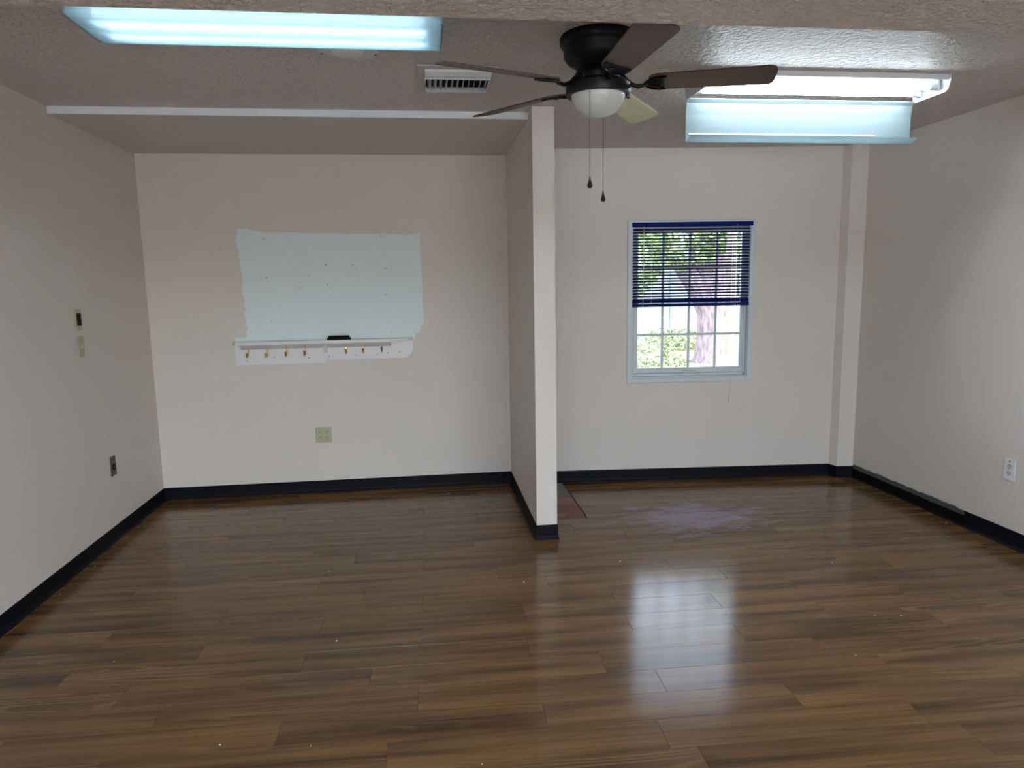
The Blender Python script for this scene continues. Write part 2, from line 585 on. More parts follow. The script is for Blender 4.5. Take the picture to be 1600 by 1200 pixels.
# ---------------------------------------------------------------- room shell
H = 2.44
XL, XR = -1.898, 3.182
YB = 5.121                       # back wall of the left bay
XP0, XP1, YE = 0.61, 0.731, 3.895  # partition stub
YS, SOF = 4.027, 0.0375          # soffit front, drop
N0 = Vector((0.7309, 5.076, 0)); N1 = Vector((3.1818, 4.877, 0))
RB_LEN = (N1 - N0).length
RB_ANG = math.atan2(N1.y - N0.y, N1.x - N0.x)
Y0 = -2.4                        # rear wall of the room
BEAM_Z, BEAM_Y = 2.24, 2.105
T = 0.12

struct(MB().box(XL - T, XL, Y0 - T, YB + T, 0, H).build('wall_left', 'wall'), 'beige painted wall on the left with switch plates', 'wall')
struct(MB().box(XR, XR + T, Y0 - T, 5.2, 0, H).build('wall_right', 'wall'), 'beige painted wall on the right with white outlet', 'wall')
wall_back = struct(MB().box(XL, XP1 - 0.02, YB, YB + T, 0, H).build('wall_back_left', 'wall'), 'beige back wall of the left bay with whitish bare patch', 'wall')
struct(MB().box(XP0, XP1, YE, YB, 0, H).build('wall_partition', 'wall'), 'narrow beige partition stub standing between the two bays', 'wall')

# right back wall, a little out of square, with the window opening
RB = Matrix.Translation(N0) @ Matrix.Rotation(RB_ANG, 4, 'Z')
WU0, WU1, WZ0, WZ1 = 0.775, 1.665, 0.775, 1.915
w = MB()
w.box(-0.03, WU0, 0, T, 0, H)
w.box(WU1, RB_LEN, 0, T, 0, H)
w.box(WU0, WU1, 0, T, 0, WZ0)
w.box(WU0, WU1, 0, T, WZ1, H)
struct(w.build('wall_back_right', 'wall', xf=RB), 'beige back wall of the right bay around the window', 'wall')
# boxed chase in the right corner
struct(MB().prism([(3.040, 4.892), (3.062, 4.815), (XR, 4.800), (XR, 4.885)], 0, H, 'z').build('wall_corner_chase', 'wall'),
       'slim boxed chase filling the corner right of the window', 'wall')

# rear wall: full glazing added out of view to let in sky light
DX0, DX1, DZ = XL + 0.06, XR - 0.06, 2.30
w = MB()
w.box(XL, DX0, Y0 - T, Y0, 0, H); w.box(DX1, XR, Y0 - T, Y0, 0, H); w.box(DX0, DX1, Y0 - T, Y0, DZ, H)
struct(w.build('wall_rear', 'wall'), 'beige wall behind the camera around the added glazing', 'wall')
d1 = thing('added_glazing', ((DX0 + DX1) / 2, Y0 - 0.06, 0), 'wide unseen glazing added behind the camera for sky light', 'door', kind='structure')
fr = MB()
bars = [DX0 + i * (DX1 - DX0 - 0.05) / 4 for i in range(5)]
for bx_ in bars:
    fr.box(bx_, bx_ + 0.05, Y0 - 0.09, Y0 - 0.03, 0, DZ)
fr.box(DX0, DX1, Y0 - 0.09, Y0 - 0.03, DZ - 0.05, DZ)
fr.box(DX0, DX1, Y0 - 0.09, Y0 - 0.03, 0, 0.06)
fr.build('added_glazing_frame', 'alu', d1)
for i in range(4):
    MB().box(bars[i] + 0.05, bars[i + 1], Y0 - 0.063, Y0 - 0.057, 0.06, DZ - 0.05).build('pane', 'glass', d1)


def portal(name, loc, rot, sx, sy):
    """guides the sampling of the sky through an opening; gives no light of its own"""
    l = bpy.data.lights.new(name, 'AREA')
    l.shape = 'RECTANGLE'; l.size = sx; l.size_y = sy
    l.cycles.is_portal = True
    o = bpy.data.objects.new(name, l)
    COL.objects.link(o)
    o.location = loc; o.rotation_euler = rot
    return o


portal('sky_portal_rear', ((DX0 + DX1) / 2, Y0 - T - 0.02, DZ / 2), (math.radians(90), 0, 0), DX1 - DX0, DZ)
_pc = RB @ Vector(((WU0 + WU1) / 2, T + 0.02, (WZ0 + WZ1) / 2))
portal('sky_portal_window', _pc, (math.radians(-90), 0, RB_ANG), WU1 - WU0, WZ1 - WZ0)

struct(MB().box(XL - T, XR + T, Y0 - T, YB + T, H, H + 0.15).build('ceiling', 'ceil'), 'beige knock-down textured ceiling', 'ceiling')
struct(MB().box(XL, XP0, YS, YB, H - SOF, H).build('ceiling_soffit', 'soffit'), 'slightly dropped smooth ceiling over the left bay', 'ceiling')
struct(MB().box(XL + 0.002, XP0 - 0.002, YS - 0.006, YS, H - SOF, H).build('trim_1', 'white_trim'), 'unpainted white strip along the edge of the dropped ceiling', 'trim')
struct(MB().box(XL, XR, BEAM_Y - 0.26, BEAM_Y, BEAM_Z, H).build('ceiling_beam', 'beam'), 'textured ceiling beam crossing the very top of the picture', 'beam')

# ---------------------------------------------------------------- floor of vinyl planks
floor = struct(MB().box(XL - T, XR + T, Y0 - T, YB + T, -0.06, -0.0045).build('floor', 'sub'), 'dark walnut-look vinyl plank floor', 'floor')
PA = math.radians(-1.4)
PW, PL, PO = 0.1535, 0.9095, 0.05
CA, SA = math.cos(PA), math.sin(PA)
to_w = lambda u, v: (u * CA - v * SA, u * SA + v * CA)
to_l = lambda x, y: (x * CA + y * SA, -x * SA + y * CA)
ROWOFF = {13: -.22, 14: -.595, 15: -.13, 16: -.317, 17: -.596, 18: -.13, 19: -.575, 20: -.134, 21: -.423, 22: -.66, 23: -.138,
          24: -.52, 25: -.767, 26: -.15, 27: -.419, 28: -.728, 29: -.158, 30: -.44, 31: -.70, 32: -.16, 33: -.42,
          12: -.13, 11: -.42, 10: -.70, 9: -.14, 8: -.5, 7: -.75, 6: -.13, 5: -.4}
ROOM = [(XL, Y0), (XR, Y0), (XR, 4.877), (XP1, 5.076), (XP1, YB), (XL, YB)]
HOLE = (0.60, 0.992, 4.212, 5.2)     # where old flooring shows beside the partition


def clip(poly, a, b, c):
    """keep a*x + b*y <= c"""
    out = []
    for i in range(len(poly)):
        p, q = poly[i], poly[(i + 1) % len(poly)]
        dp, dq = a * p[0] + b * p[1] - c, a * q[0] + b * q[1] - c
        if dp <= 0:
            out.append(p)
        if dp * dq < 0:
            t = dp / (dp - dq)
            out.append((p[0] + t * (q[0] - p[0]), p[1] + t * (q[1] - p[1])))
    return out


def room_clip(poly):
    for h in ((-1, 0, -XL), (1, 0, XR), (0, -1, -Y0), (0, 1, YB)):
        poly = clip(poly, *h)
        if len(poly) < 3:
            return []
    # slanted right back wall, right of the partition's middle
    nx, ny = -(N1.y - N0.y), (N1.x - N0.x)
    if max(p[1] for p in poly) < 4.8:
        return [poly]
    xm = XP0 + 0.05
    l, r = clip(poly, 1, 0, xm), clip(poly, -1, 0, -xm)
    if len(r) > 2:
        r = clip(r, nx, ny, nx * N0.x + ny * N0.y)
    return [q for q in (l, r) if len(q) > 2]


def area(p):
    return abs(sum(p[i][0] * p[(i + 1) % len(p)][1] - p[(i + 1) % len(p)][0] * p[i][1] for i in range(len(p)))) / 2


def plank_geo(poly):
    """prism with a small chamfer; poly in world, returned in the plank's own turned frame"""
    L = [to_l(*p) for p in poly]
    cx = (min(p[0] for p in L) + max(p[0] for p in L)) / 2
    cy = (min(p[1] for p in L) + max(p[1] for p in L)) / 2
    n = len(L)
    if sum(L[i][0] * L[(i + 1) % n][1] - L[(i + 1) % n][0] * L[i][1] for i in range(n)) < 0:
        L = L[::-1]
    g, c = 0.00035, 0.0010
    hx = max(p[0] for p in L) - cx
    hy = max(p[1] for p in L) - cy
    ring = lambda d, z: [((p[0] - cx) * (1 - d / hx), (p[1] - cy) * (1 - d / hy), z) for p in L]
    vs = ring(g, -0.0042) + ring(g, -0.0007) + ring(c, 0.0)
    fs = [tuple(range(2 * n, 3 * n))]
    for k in (0, 1):
        fs += [(k * n + i, k * n + (i + 1) % n, (k + 1) * n + (i + 1) % n, (k + 1) * n + i) for i in range(n)]
    return vs, fs, cx, cy


rest = MB()
for row in range(-22, 35):
    off = ROWOFF.get(row, -0.15 - 0.27 * (row % 3))
    v0 = (row + PO) * PW
    k0 = int(math.floor((XL - 0.3 - off) / PL)) - 1
    for k in range(k0, k0 + 9):
        u0 = off + k * PL
        rect = [to_w(u0, v0), to_w(u0 + PL, v0), to_w(u0 + PL, v0 + PW), to_w(u0, v0 + PW)]
        pieces = room_clip(rect)
        outp = []
        for p in pieces:
            if max(q[0] for q in p) > HOLE[0] and min(q[0] for q in p) < HOLE[1] and max(q[1] for q in p) > HOLE[2] and min(q[0] for q in p) < HOLE[1]:
                a = clip(p, 0, 1, HOLE[2])                  # in front of the hole
                bq = clip(p, 0, -1, -HOLE[2])
                if len(a) > 2:
                    outp.append(a)
                if len(bq) > 2:
                    l = clip(bq, 1, 0, HOLE[0]); r = clip(bq, -1, 0, -HOLE[1])
                    outp += [x for x in (l, r) if len(x) > 2]
            else:
                outp.append(p)
        for p in outp:
            if len(p) < 3 or area(p) < 4e-4:
                continue
            vs, fs, cx, cy = plank_geo(p)
            if row >= 4:
                me = bpy.data.meshes.new('plank')
                me.from_pydata(vs, [], fs)
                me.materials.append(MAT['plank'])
                o = bpy.data.objects.new('plank', me)
                COL.objects.link(o)
                o.parent = floor
                wx, wy = to_w(cx, cy)
                o.location = Vector((wx, wy, 0)) - floor.location
                o.rotation_euler = (math.radians(random.uniform(-.12, .12)), math.radians(random.uniform(-.02, .02)), PA)
            else:
                wv = []
                for q in vs:
                    X, Y = to_w(q[0] + cx, q[1] + cy)
                    wv.append((X, Y, q[2]))
                rest.add(wv, fs)
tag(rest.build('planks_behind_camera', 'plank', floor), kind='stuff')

# the hole in the planks: concrete and red parquet-pattern tile
MB().bbox(XP1 - 0.06, HOLE[1] - 0.004, 4.70, 5.045, -0.0045, -0.0030, 0.0008).build('concrete_patch', 'conc', floor)
ty = 4.214
rr = 0
for (x0, x1, y0, y1, mm) in [
        (0.735, 0.80, 4.214, 4.285, 'red1'), (0.802, 0.868, 4.214, 4.285, 'red1'), (0.870, 0.986, 4.214, 4.262, 'red1'),
        (0.735, 0.880, 4.287, 4.350, 'red2'), (0.882, 0.986, 4.264, 4.330, 'red1'), (0.882, 0.986, 4.332, 4.400, 'red1'),
        (0.735, 0.800, 4.352, 4.520, 'red1'), (0.802, 0.880, 4.352, 4.470, 'red1'), (0.882, 0.986, 4.402, 4.470, 'red1'),
        (0.802, 0.925, 4.472, 4.535, 'red1'), (0.845, 0.986, 4.537, 4.610, 'red2'), (0.735, 0.843, 4.522, 4.600, 'red1'),
        (0.927, 0.986, 4.472, 4.535, 'red1'), (0.735, 0.840, 4.602, 4.690, 'red1'), (0.842, 0.986, 4.612, 4.690, 'red2')]:
    MB().bbox(x0, x1, y0, y1, -0.0045, -0.0026 + random.uniform(-.0003, .0003), 0.0006).build('tile', mm, floor)

# specks of plaster and paint chips lying about
rc = random.Random(21)
chips = MB()
for (cx_, cy_) in [(-0.43, 5.09), (-0.28, 5.095), (-1.86, 4.55), (-1.85, 4.35), (-1.86, 4.2), (-1.84, 3.9), (-1.85, 3.55), (0.13, 4.92), (0.52, 4.98), (-1.30, 2.83), (-0.42, 2.86), (-0.72, 2.22), (-0.42, 2.17),
                   (0.13, 2.00), (1.95, 2.72), (2.06, 2.70), (1.66, 2.42), (-0.55, 3.62), (0.45, 3.32), (1.0, 3.5), (2.1, 3.3), (3.12, 3.75), (1.30, 2.83)]:
    r_ = rc.uniform(0.002, 0.0042)
    pr = [(cx_ + r_ * rc.uniform(.6, 1.3) * math.cos(k * 1.257), cy_ + r_ * rc.uniform(.6, 1.3) * math.sin(k * 1.257)) for k in range(5)]
    chips.prism(pr, 0.0003, 0.0018 + rc.random() * .001, 'z')
tag(chips.build('paint_chips', 'plaster_edge', floor), kind='stuff')

# ---------------------------------------------------------------- baseboards
BH = 0.088


def base_strip(name, p, q, n, h=BH, mat='rubber', z0=0.0, label='', e0=0.0, e1=0.0):
    """cove base from p to q on the wall, n = unit vector into the room"""
    p, q, n = Vector((*p, 0)), Vector((*q, 0)), Vector((*n, 0))
    prof = [(0.0, 0.0), (0.014, 0.0), (0.0125, 0.004), (0.007, 0.012), (0.0045, 0.022), (0.0042, h - 0.002), (0.003, h), (0.0, h)]
    m = MB()
    vs = []
    for a, e in ((p, e0), (q, e1)):
        d = (q - p).normalized()
        for t, z in prof:
            vs.append(a + n * (t + 0.0004) + d * e * t + Vector((0, 0, z + z0)))
    k = len(prof)
    fs = [tuple(range(k)), tuple(range(k, 2 * k))[::-1]]
    fs += [(i, k + i, k + (i + 1) % k, (i + 1) % k) for i in range(k)]
    m.add(vs, fs)
    o = m.build(name, mat)
    struct(o, label, 'baseboard')
    return o


base_strip('baseboard_left', (XL, Y0), (XL, YB), (1, 0), label='black rubber baseboard along the left wall', e1=-1)
base_strip('baseboard_back_left', (XL, YB), (-0.62, YB), (0, -1), label='black rubber baseboard under the coat hook shelf, left length', e0=1)
base_strip('baseboard_back_middle', (-0.6195, YB), (XP0, YB), (0, -1), label='black rubber baseboard on the back wall, length nearest the partition', e1=-1)
base_strip('baseboard_partition_side', (XP0, YB), (XP0, YE), (-1, 0), label='black rubber baseboard along the left face of the partition', e0=1, e1=1)
base_strip('baseboard_partition_end', (XP0, YE), (XP1, YE), (0, -1), label='short black rubber baseboard on the end of the partition', e0=-1, e1=1)
base_strip('baseboard_partition_far', (XP1, YE), (XP1, 5.07), (1, 0), label='black rubber baseboard along the hidden right face of the partition', e0=-1)
_d = (N1 - N0).normalized()
_n = (_d.y, -_d.x)
base_strip('baseboard_back_right', (N0.x, N0.y), tuple((N0 + _d * 2.315).xy), _n, label='black rubber baseboard under the window', e0=0, e1=0)
base_strip('baseboard_chase_side', (3.040, 4.888), (3.062, 4.815), Vector((-0.96, -0.274)).normalized()[:], h=BH * 0.98, label='short black rubber baseboard on the left face of the corner chase', e1=1)
base_strip('baseboard_chase_front', (3.062, 4.815), (XR, 4.800), Vector((-0.125, -0.992)).normalized()[:], h=BH * 0.98, label='short black rubber baseboard on the front of the corner chase', e0=-1)
base_strip('baseboard_right_far', (XR, 4.80), (XR, 3.66), (-1, 0), h=0.068, mat='rubber2', label='low slipped length of black rubber baseboard at the far right wall')
base_strip('baseboard_right_near', (XR, 3.68), (XR, Y0), (-1, 0), h=0.098, label='taller black rubber baseboard on the right wall below the white outlet')

# bared adhesive above the slipped baseboard
rnd = random.Random(3)
top = []
for i in range(40):
    y = 4.795 - i * (4.795 - 3.67) / 39
    top.append((y, 0.102 + rnd.uniform(-.004, .005)))
poly = [(4.795, 0.060), (3.67, 0.060)] + top[::-1]
struct(MB().prism(poly, XR - 0.0012, XR, 'x').build('trim_2', 'glue'), 'grey strip of bared adhesive above the slipped baseboard', 'adhesive strip')
poly = [(y, z - 0.002) for y, z in top] + [(y, z + 0.008 + rnd.uniform(0, .006)) for y, z in top[::-1]]
struct(MB().prism(poly, XR - 0.0016, XR, 'x').build('trim_3', 'plaster_edge'), 'ragged white edge of torn paint above the adhesive strip', 'paint edge')

# ---------------------------------------------------------------- whitish bare patch on the left back wall
rnd = random.Random(11)
pts = []
# clockwise from top left (x, z)
pts += [(-1.262, 1.905), (-1.235, 1.900), (-1.205, 1.905), (-1.175, 1.893)]
for i in range(1, 12):
    pts.append((-1.175 + i * 1.155 / 12, 1.878 - 0.002 * i + rnd.uniform(-.003, .003)))
pts += [(-0.018, 1.862), (-0.016, 1.70), (-0.013, 1.55), (-0.012, 1.40), (-0.010, 1.30), (-0.008, 1.215), (-0.035, 1.208), (-0.040, 1.165), (-0.075, 1.150), (-0.075, 1.118), (-0.095, 1.105)]
pts += [(-1.20, 1.105), (-1.33, 1.112), (-1.335, 1.148), (-1.255, 1.152)]
z = 1.165
x = -1.252
while z < 1.88:
    pts.append((x + rnd.uniform(-.007, .007) + 0.006 * math.sin(z * 37), z))
    z += rnd.uniform(.006, .022)
    x = -1.252 - 0.012 * (z - 1.15) / 0.74 - (0.012 if z > 1.7 else 0)
m = MB()
m.prism(pts, YB - 0.0008, YB, 'y')
patch = m.build('bare_paint_patch', 'bare', wall_back)
patch['label'] = 'pale grey-white rectangle of bare wall with ragged painted edges'
holes = MB()
for (hx, hz, r) in [(-0.683, 1.650, .0048), (-0.681, 1.510, .0042), (-0.498, 1.648, .0035), (-0.801, 1.576, .003), (-0.864, 1.648, .0025), (-0.797, 1.650, .0025),
                    (-0.889, 1.618, .0025), (-0.882, 1.497, .0025), (-0.858, 1.497, .0025), (-0.667, 1.489, .0025), (-0.474, 1.615, .0028), (-0.245, 1.17, .003),
                    (-1.08, 1.26, .0025), (-0.25, 1.235, .0025)]:
    holes.add([(hx + r * math.cos(a * math.pi / 4), YB - 0.0012, hz + r * math.sin(a * math.pi / 4)) for a in range(8)], [tuple(range(8))])
for (hx, hz, l) in [(-0.266, 1.621, .022), (-0.274, 1.433, .02), (-1.091, 1.569, .018), (-1.096, 1.835, .022), (-0.29, 1.845, .014)]:
    holes.box(hx - l / 2, hx + l / 2, YB - 0.0012, YB - 0.0008, hz - 0.0014, hz + 0.0014)
tag(holes.build('screw_holes', 'steel', wall_back), kind='stuff')

# ---------------------------------------------------------------- coat hook shelf
sh = thing('coat_hook_shelf', (-0.72, YB, 0.96), 'off-white wall shelf with brass coat hooks below the bare patch', 'shelf')


def rounded_board(x0, x1, z0, z1, y0, y1, r, right=True):
    poly = [(x0, z1), (x0, z0)]
    if r:
        for i in range(9):
            a = -math.pi / 2 + i * (math.pi / 2) / 8
            poly.append((x1 - r + r * math.cos(a), z0 + r + r * math.sin(a)))
    else:
        poly.append((x1, z0))
    poly.append((x1, z1))
    return MB().prism(poly, y0, y1, 'y')


rounded_board(-1.335, -0.712, 0.958, 1.106, YB - 0.018, YB - 0.0006, 0).build('back_board', 'shelf', sh)
rounded_board(-0.706, -0.094, 0.978, 1.110, YB - 0.018, YB - 0.0006, 0.075).build('back_board', 'shelf', sh)
# ledge: sloped moulding under a flat top, its right end swept back to the wall
led = MB()
prof = []
top_pts = [(-1.335, 5.120), (-1.335, 5.06), (-1.31, 5.016), (-0.30, 5.016), (-0.20, 5.026), (-0.13, 5.055), (-0.095, 5.10), (-0.092, 5.120)]
led.prism([(a, b) for a, b in top_pts], 1.108, 1.124, 'z')
led.build('ledge', 'shelf', sh)
mo = MB()
mo.prism([(YB - 0.018, 1.108), (YB - 0.018, 1.068), (YB - 0.024, 1.066), (YB - 0.085, 1.1005), (YB - 0.085, 1.108)], -1.29, -0.25, 'x')
mo.build('cove_moulding', 'shelf', sh)
br = MB()
br.prism([(YB - 0.018, 1.105), (YB - 0.018, 0.975), (YB - 0.026, 0.975), (YB - 0.034, 1.03), (YB - 0.06, 1.09), (YB - 0.09, 1.105)], -0.724, -0.700, 'x')
br.build('bracket', 'shelf', sh)
hook_me = None
for i, (hx, hz) in enumerate([(-1.246, 1.040), (-1.115, 1.038), (-0.983, 1.042), (-0.855, 1.045), (-0.569, 1.050), (-0.447, 1.053), (-0.315, 1.057)]):
    if hook_me is None:
        hb = MB()
        y = YB - 0.018
        hb.box(-0.006, 0.006, -0.003, 0, -0.025, 0.032)                       # mounting plate
        hb.tube([(0, -0.003, 0.016), (0, -0.010, 0.026), (0, -0.022, 0.036), (0, -0.030, 0.034)], 0.0035, 6)
        hb.tube([(0, -0.003, -0.004), (0, -0.016, -0.018), (0, -0.032, -0.030), (0, -0.046, -0.022), (0, -0.050, -0.006)], 0.0042, 6)
        hb.lathe([(0.0, -0.008), (0.006, -0.006), (0.0085, 0), (0.006, 0.006), (0, 0.008)], 0, -0.050, 8, 0.000)
        hb.lathe([(0.0, -0.006), (0.005, -0.004), (0.0065, 0), (0.005, 0.004), (0, 0.006)], 0, -0.032, 8, 0.038)
        ho = hb.build('coat_hook', 'brass', sh)
        base_off = ho.location + sh.location
        hook_me = ho.data
    else:
        ho = bpy.data.objects.new('coat_hook', hook_me)
        COL.objects.link(ho)
        ho.parent = sh
    ho.location = Vector((hx, YB - 0.018, hz)) + base_off - sh.location
    ho.rotation_euler = (0, math.radians((12, 9, 6, 4, -2, 0, 0)[i]), 0)
    if i == 0:
        ho['label'] = 'brass coat hook'
sc_h = MB()
for hx, hz in [(-1.27, 1.088), (-1.262, 0.984), (-0.80, 1.094), (-1.07, 1.008), (-0.832, 0.998), (-0.69, 1.004), (-0.50, 1.008), (-0.352, 1.006), (-0.275, 1.016), (-0.35, 1.098), (-0.19, 1.022)]:
    r = 0.0038
    sc_h.add([(hx + r * math.cos(a * math.pi / 4), YB - 0.0186, hz + r * math.sin(a * math.pi / 4)) for a in range(8)], [tuple(range(8))])
tag(sc_h.build('screw_holes', 'black_plastic', sh), kind='stuff')

# black felt eraser on the ledge
er = thing('board_eraser', (-0.61, 5.06, 1.124), 'black felt board eraser lying on the coat hook shelf', 'eraser')
MB().bbox(-0.690, -0.528, 5.035, 5.085, 1.1245, 1.139, 0.003).build('felt_pad', 'eraser', er)
MB().bbox(-0.684, -0.536, 5.038, 5.082, 1.139, 1.153, 0.005).build('back', 'black_plastic', er)


# ---------------------------------------------------------------- wall plates
def wall_plate(name, label, cat, org, ux, w_, h_, mat, n):
    """plate centred at org on a wall; ux = horizontal unit, n = into the room. returns root and a box adder"""
    root = thing(name, org, label, cat)
    U, Nn = Vector(ux), Vector(n)

    def bx(pname, pm, u0, u1, z0, z1, d0, d1, parent=root, cham=0.0):
        m = MB()
        if cham:
            m.bbox(u0, u1, d0, d1, z0, z1, cham)
        else:
            m.box(u0, u1, d0, d1, z0, z1)
        m.v = [tuple(U * v[0] + Nn * v[1] + Vector((0, 0, v[2]))) for v in m.v]
        return m.build(pname, pm, parent, local=True, sub=parent is not root)

    def disc(pname, pm, u, z, r, d0, d1, ry=None, parent=root):
        m = MB()
        k = 16
        ry = ry or r
        m.prism([(u + r * math.cos(2 * math.pi * i / k), z + ry * math.sin(2 * math.pi * i / k)) for i in range(k)], d0, d1, 'y')
        m.v = [tuple(U * v[0] + Nn * v[1] + Vector((0, 0, v[2]))) for v in m.v]
        return m.build(pname, pm, parent, local=True, sub=parent is not root)
    bx('plate', mat, -w_ / 2, w_ / 2, -h_ / 2, h_ / 2, 0.0003, 0.006, cham=0.0025)
    return root, bx, disc


# two switches and a metal outlet on the left wall
_, bx, disc = wall_plate('switch_plate', 'ivory switch plate with black insert and toggle on left wall', 'light switch', (XL, 4.118, 1.338), (0, 1, 0), 0.074, 0.116, 'ivory', (1, 0, 0))
bx('insert', 'black_plastic', -0.021, 0.024, -0.032, 0.034, 0.006, 0.0085)
bx('toggle', 'black_plastic', -0.006, 0.006, -0.012, 0.004, 0.0085, 0.019, cham=0.002)
disc('screw', 'steel', 0, 0.046, 0.0035, 0.006, 0.007); disc('screw', 'steel', 0, -0.046, 0.0035, 0.006, 0.007)
_, bx, disc = wall_plate('switch_plate', 'plain ivory switch plate just below the black switch on left wall', 'light switch', (XL, 4.118, 1.190), (0, 1, 0), 0.070, 0.116, 'ivory', (1, 0, 0))
bx('toggle', 'ivory', -0.006, 0.006, -0.012, 0.010, 0.006, 0.016, cham=0.002)
disc('screw', 'steel', 0, 0.034, 0.003, 0.006, 0.007); disc('screw', 'steel', 0, -0.034, 0.003, 0.006, 0.007)
_, bx, disc = wall_plate('outlet_plate', 'tarnished metal outlet plate with round dark socket low on left wall', 'outlet', (XL, 4.363, 0.448), (0, 1, 0), 0.068, 0.120, 'steel', (1, 0, 0))
so_ = disc('socket', 'black_plastic', 0.002, -0.006, 0.021, 0.006, 0.009)
disc('socket_ring', 'steel', 0.002, -0.006, 0.007, 0.009, 0.0105, parent=so_)
disc('screw', 'black_plastic', 0, 0.036, 0.004, 0.006, 0.007)


def duplex(bx, disc, u, face, slot, dz=0.0195, r=0.0165):
    for s in (1, -1):
        rc_ = disc('receptacle', face, u, s * dz, r, 0.006, 0.0078, r * 0.86)
        for du in (-0.0064, 0.0064):
            bx('slot', slot, u + du - 0.0016, u + du + 0.0016, s * dz + 0.001, s * dz + 0.0095, 0.0078, 0.0081, parent=rc_)
        disc('slot', slot, u, s * dz - 0.0075, 0.0028, 0.0078, 0.0081, parent=rc_)


_, bx, disc = wall_plate('outlet_plate', 'ivory double outlet plate with four sockets on the back wall', 'outlet', (-0.762, YB, 0.428), (1, 0, 0), 0.114, 0.114, 'ivory', (0, -1, 0))
duplex(bx, disc, -0.024, 'ivory', 'black_plastic'); duplex(bx, disc, 0.024, 'ivory', 'black_plastic')
_, bx, disc = wall_plate('outlet_plate', 'white duplex outlet plate low on the right wall', 'outlet', (XR, 3.386, 0.430), (0, -1, 0), 0.076, 0.120, 'white_plastic', (-1, 0, 0))
duplex(bx, disc, 0.0, 'cream_plastic', 'black_plastic')
disc('screw', 'brass', 0, 0.046, 0.0045, 0.006, 0.0072)

# ---------------------------------------------------------------- window in the right back wall (local frame: x along wall, y outward)
win = thing('window_1', N0, 'white framed window with divided panes in the right bay', 'window', kind='structure', rz=RB_ANG)
CU0, CU1, CZ0, CZ1 = 0.748, 1.688, 0.746, 1.934
m = MB()                                               # flat casing, proud of the wall
m.bbox(CU0, CU0 + 0.036, -0.012, 0.002, CZ0, CZ1, 0.003); m.bbox(CU1 - 0.036, CU1, -0.012, 0.002, CZ0, CZ1, 0.003)
m.bbox(CU0 + 0.034, CU1 - 0.034, -0.012, 0.002, CZ1 - 0.034, CZ1, 0.003); m.bbox(CU0 + 0.034, CU1 - 0.034, -0.012, 0.002, CZ0, CZ0 + 0.036, 0.003)
m.build('casing', 'alu', win, local=True)
A0, A1, B0, B1 = WU0 + 0.004, WU1 - 0.004, WZ0 + 0.004, WZ1 - 0.004
m = MB()                                               # jamb liner / outer frame
m.box(A0, A0 + 0.012, 0.0, 0.115, B0, B1); m.box(A1 - 0.012, A1, 0.0, 0.115, B0, B1)
m.box(A0, A1, 0.0, 0.115, B0, B0 + 0.012); m.box(A0, A1, 0.0, 0.115, B1 - 0.012, B1)
m.bbox(A0 + 0.012, A0 + 0.026, 0.035, 0.10, B0, B1, 0.002); m.bbox(A1 - 0.028, A1 - 0.012, 0.035, 0.10, B0, B1, 0.002)
m.bbox(A0 + 0.012, A1 - 0.012, 0.035, 0.10, B0 + 0.012, B0 + 0.030, 0.002); m.bbox(A0 + 0.012, A1 - 0.012, 0.035, 0.10, B1 - 0.03, B1 - 0.012, 0.002)
m.build('jamb', 'alu', win, local=True)
S0, S1, SZ0, SZ1 = 0.806, 1.640, 0.812, 1.880          # sash outer
G0, G1, GZ0, GZ1 = 0.838, 1.612, 0.852, 1.850          # glass opening
m = MB()
for (a, b, c, d) in [(S0, G0, SZ0, SZ1), (G1, S1, SZ0, SZ1), (G0, G1, SZ0, GZ0), (G0, G1, GZ1, SZ1)]:
    m.bbox(a, b, 0.045, 0.085, c, d, 0.003)
sash = m.build('sash', 'alu', win, local=True)
cols = [G0 + i * (G1 - G0) / 4 for i in range(5)]
cols = [G0, 1.0265, 1.226, 1.428, G1]
rows = [GZ0 + i * (GZ1 - GZ0) / 4 for i in range(5)]
rows[1] = 1.100
for u in cols[1:-1]:
    MB().bbox(u - 0.0085, u + 0.0085, 0.055, 0.075, GZ0, GZ1, 0.003).build('muntin', 'alu', sash, local=True, sub=True)
for zz in rows[1:-1]:
    MB().bbox(G0, G1, 0.056, 0.074, zz - 0.0085, zz + 0.0085, 0.003).build('muntin', 'alu', sash, local=True, sub=True)
for i in range(4):
    for j in range(4):
        MB().box(cols[i] + 0.004, cols[i + 1] - 0.004, 0.0635, 0.0665, rows[j] + 0.004, rows[j + 1] - 0.004).build('pane', 'glass', sash, local=True, sub=True)
hd = MB()
hd.bbox(1.185, 1.285, 0.020, 0.045, 0.824, 0.832, 0.002)
hd.prism([(1.185, 0.824), (1.200, 0.812), (1.270, 0.812), (1.285, 0.824)], 0.022, 0.032, 'y')
hd.build('latch_handle', 'alu', sash, local=True, sub=True)

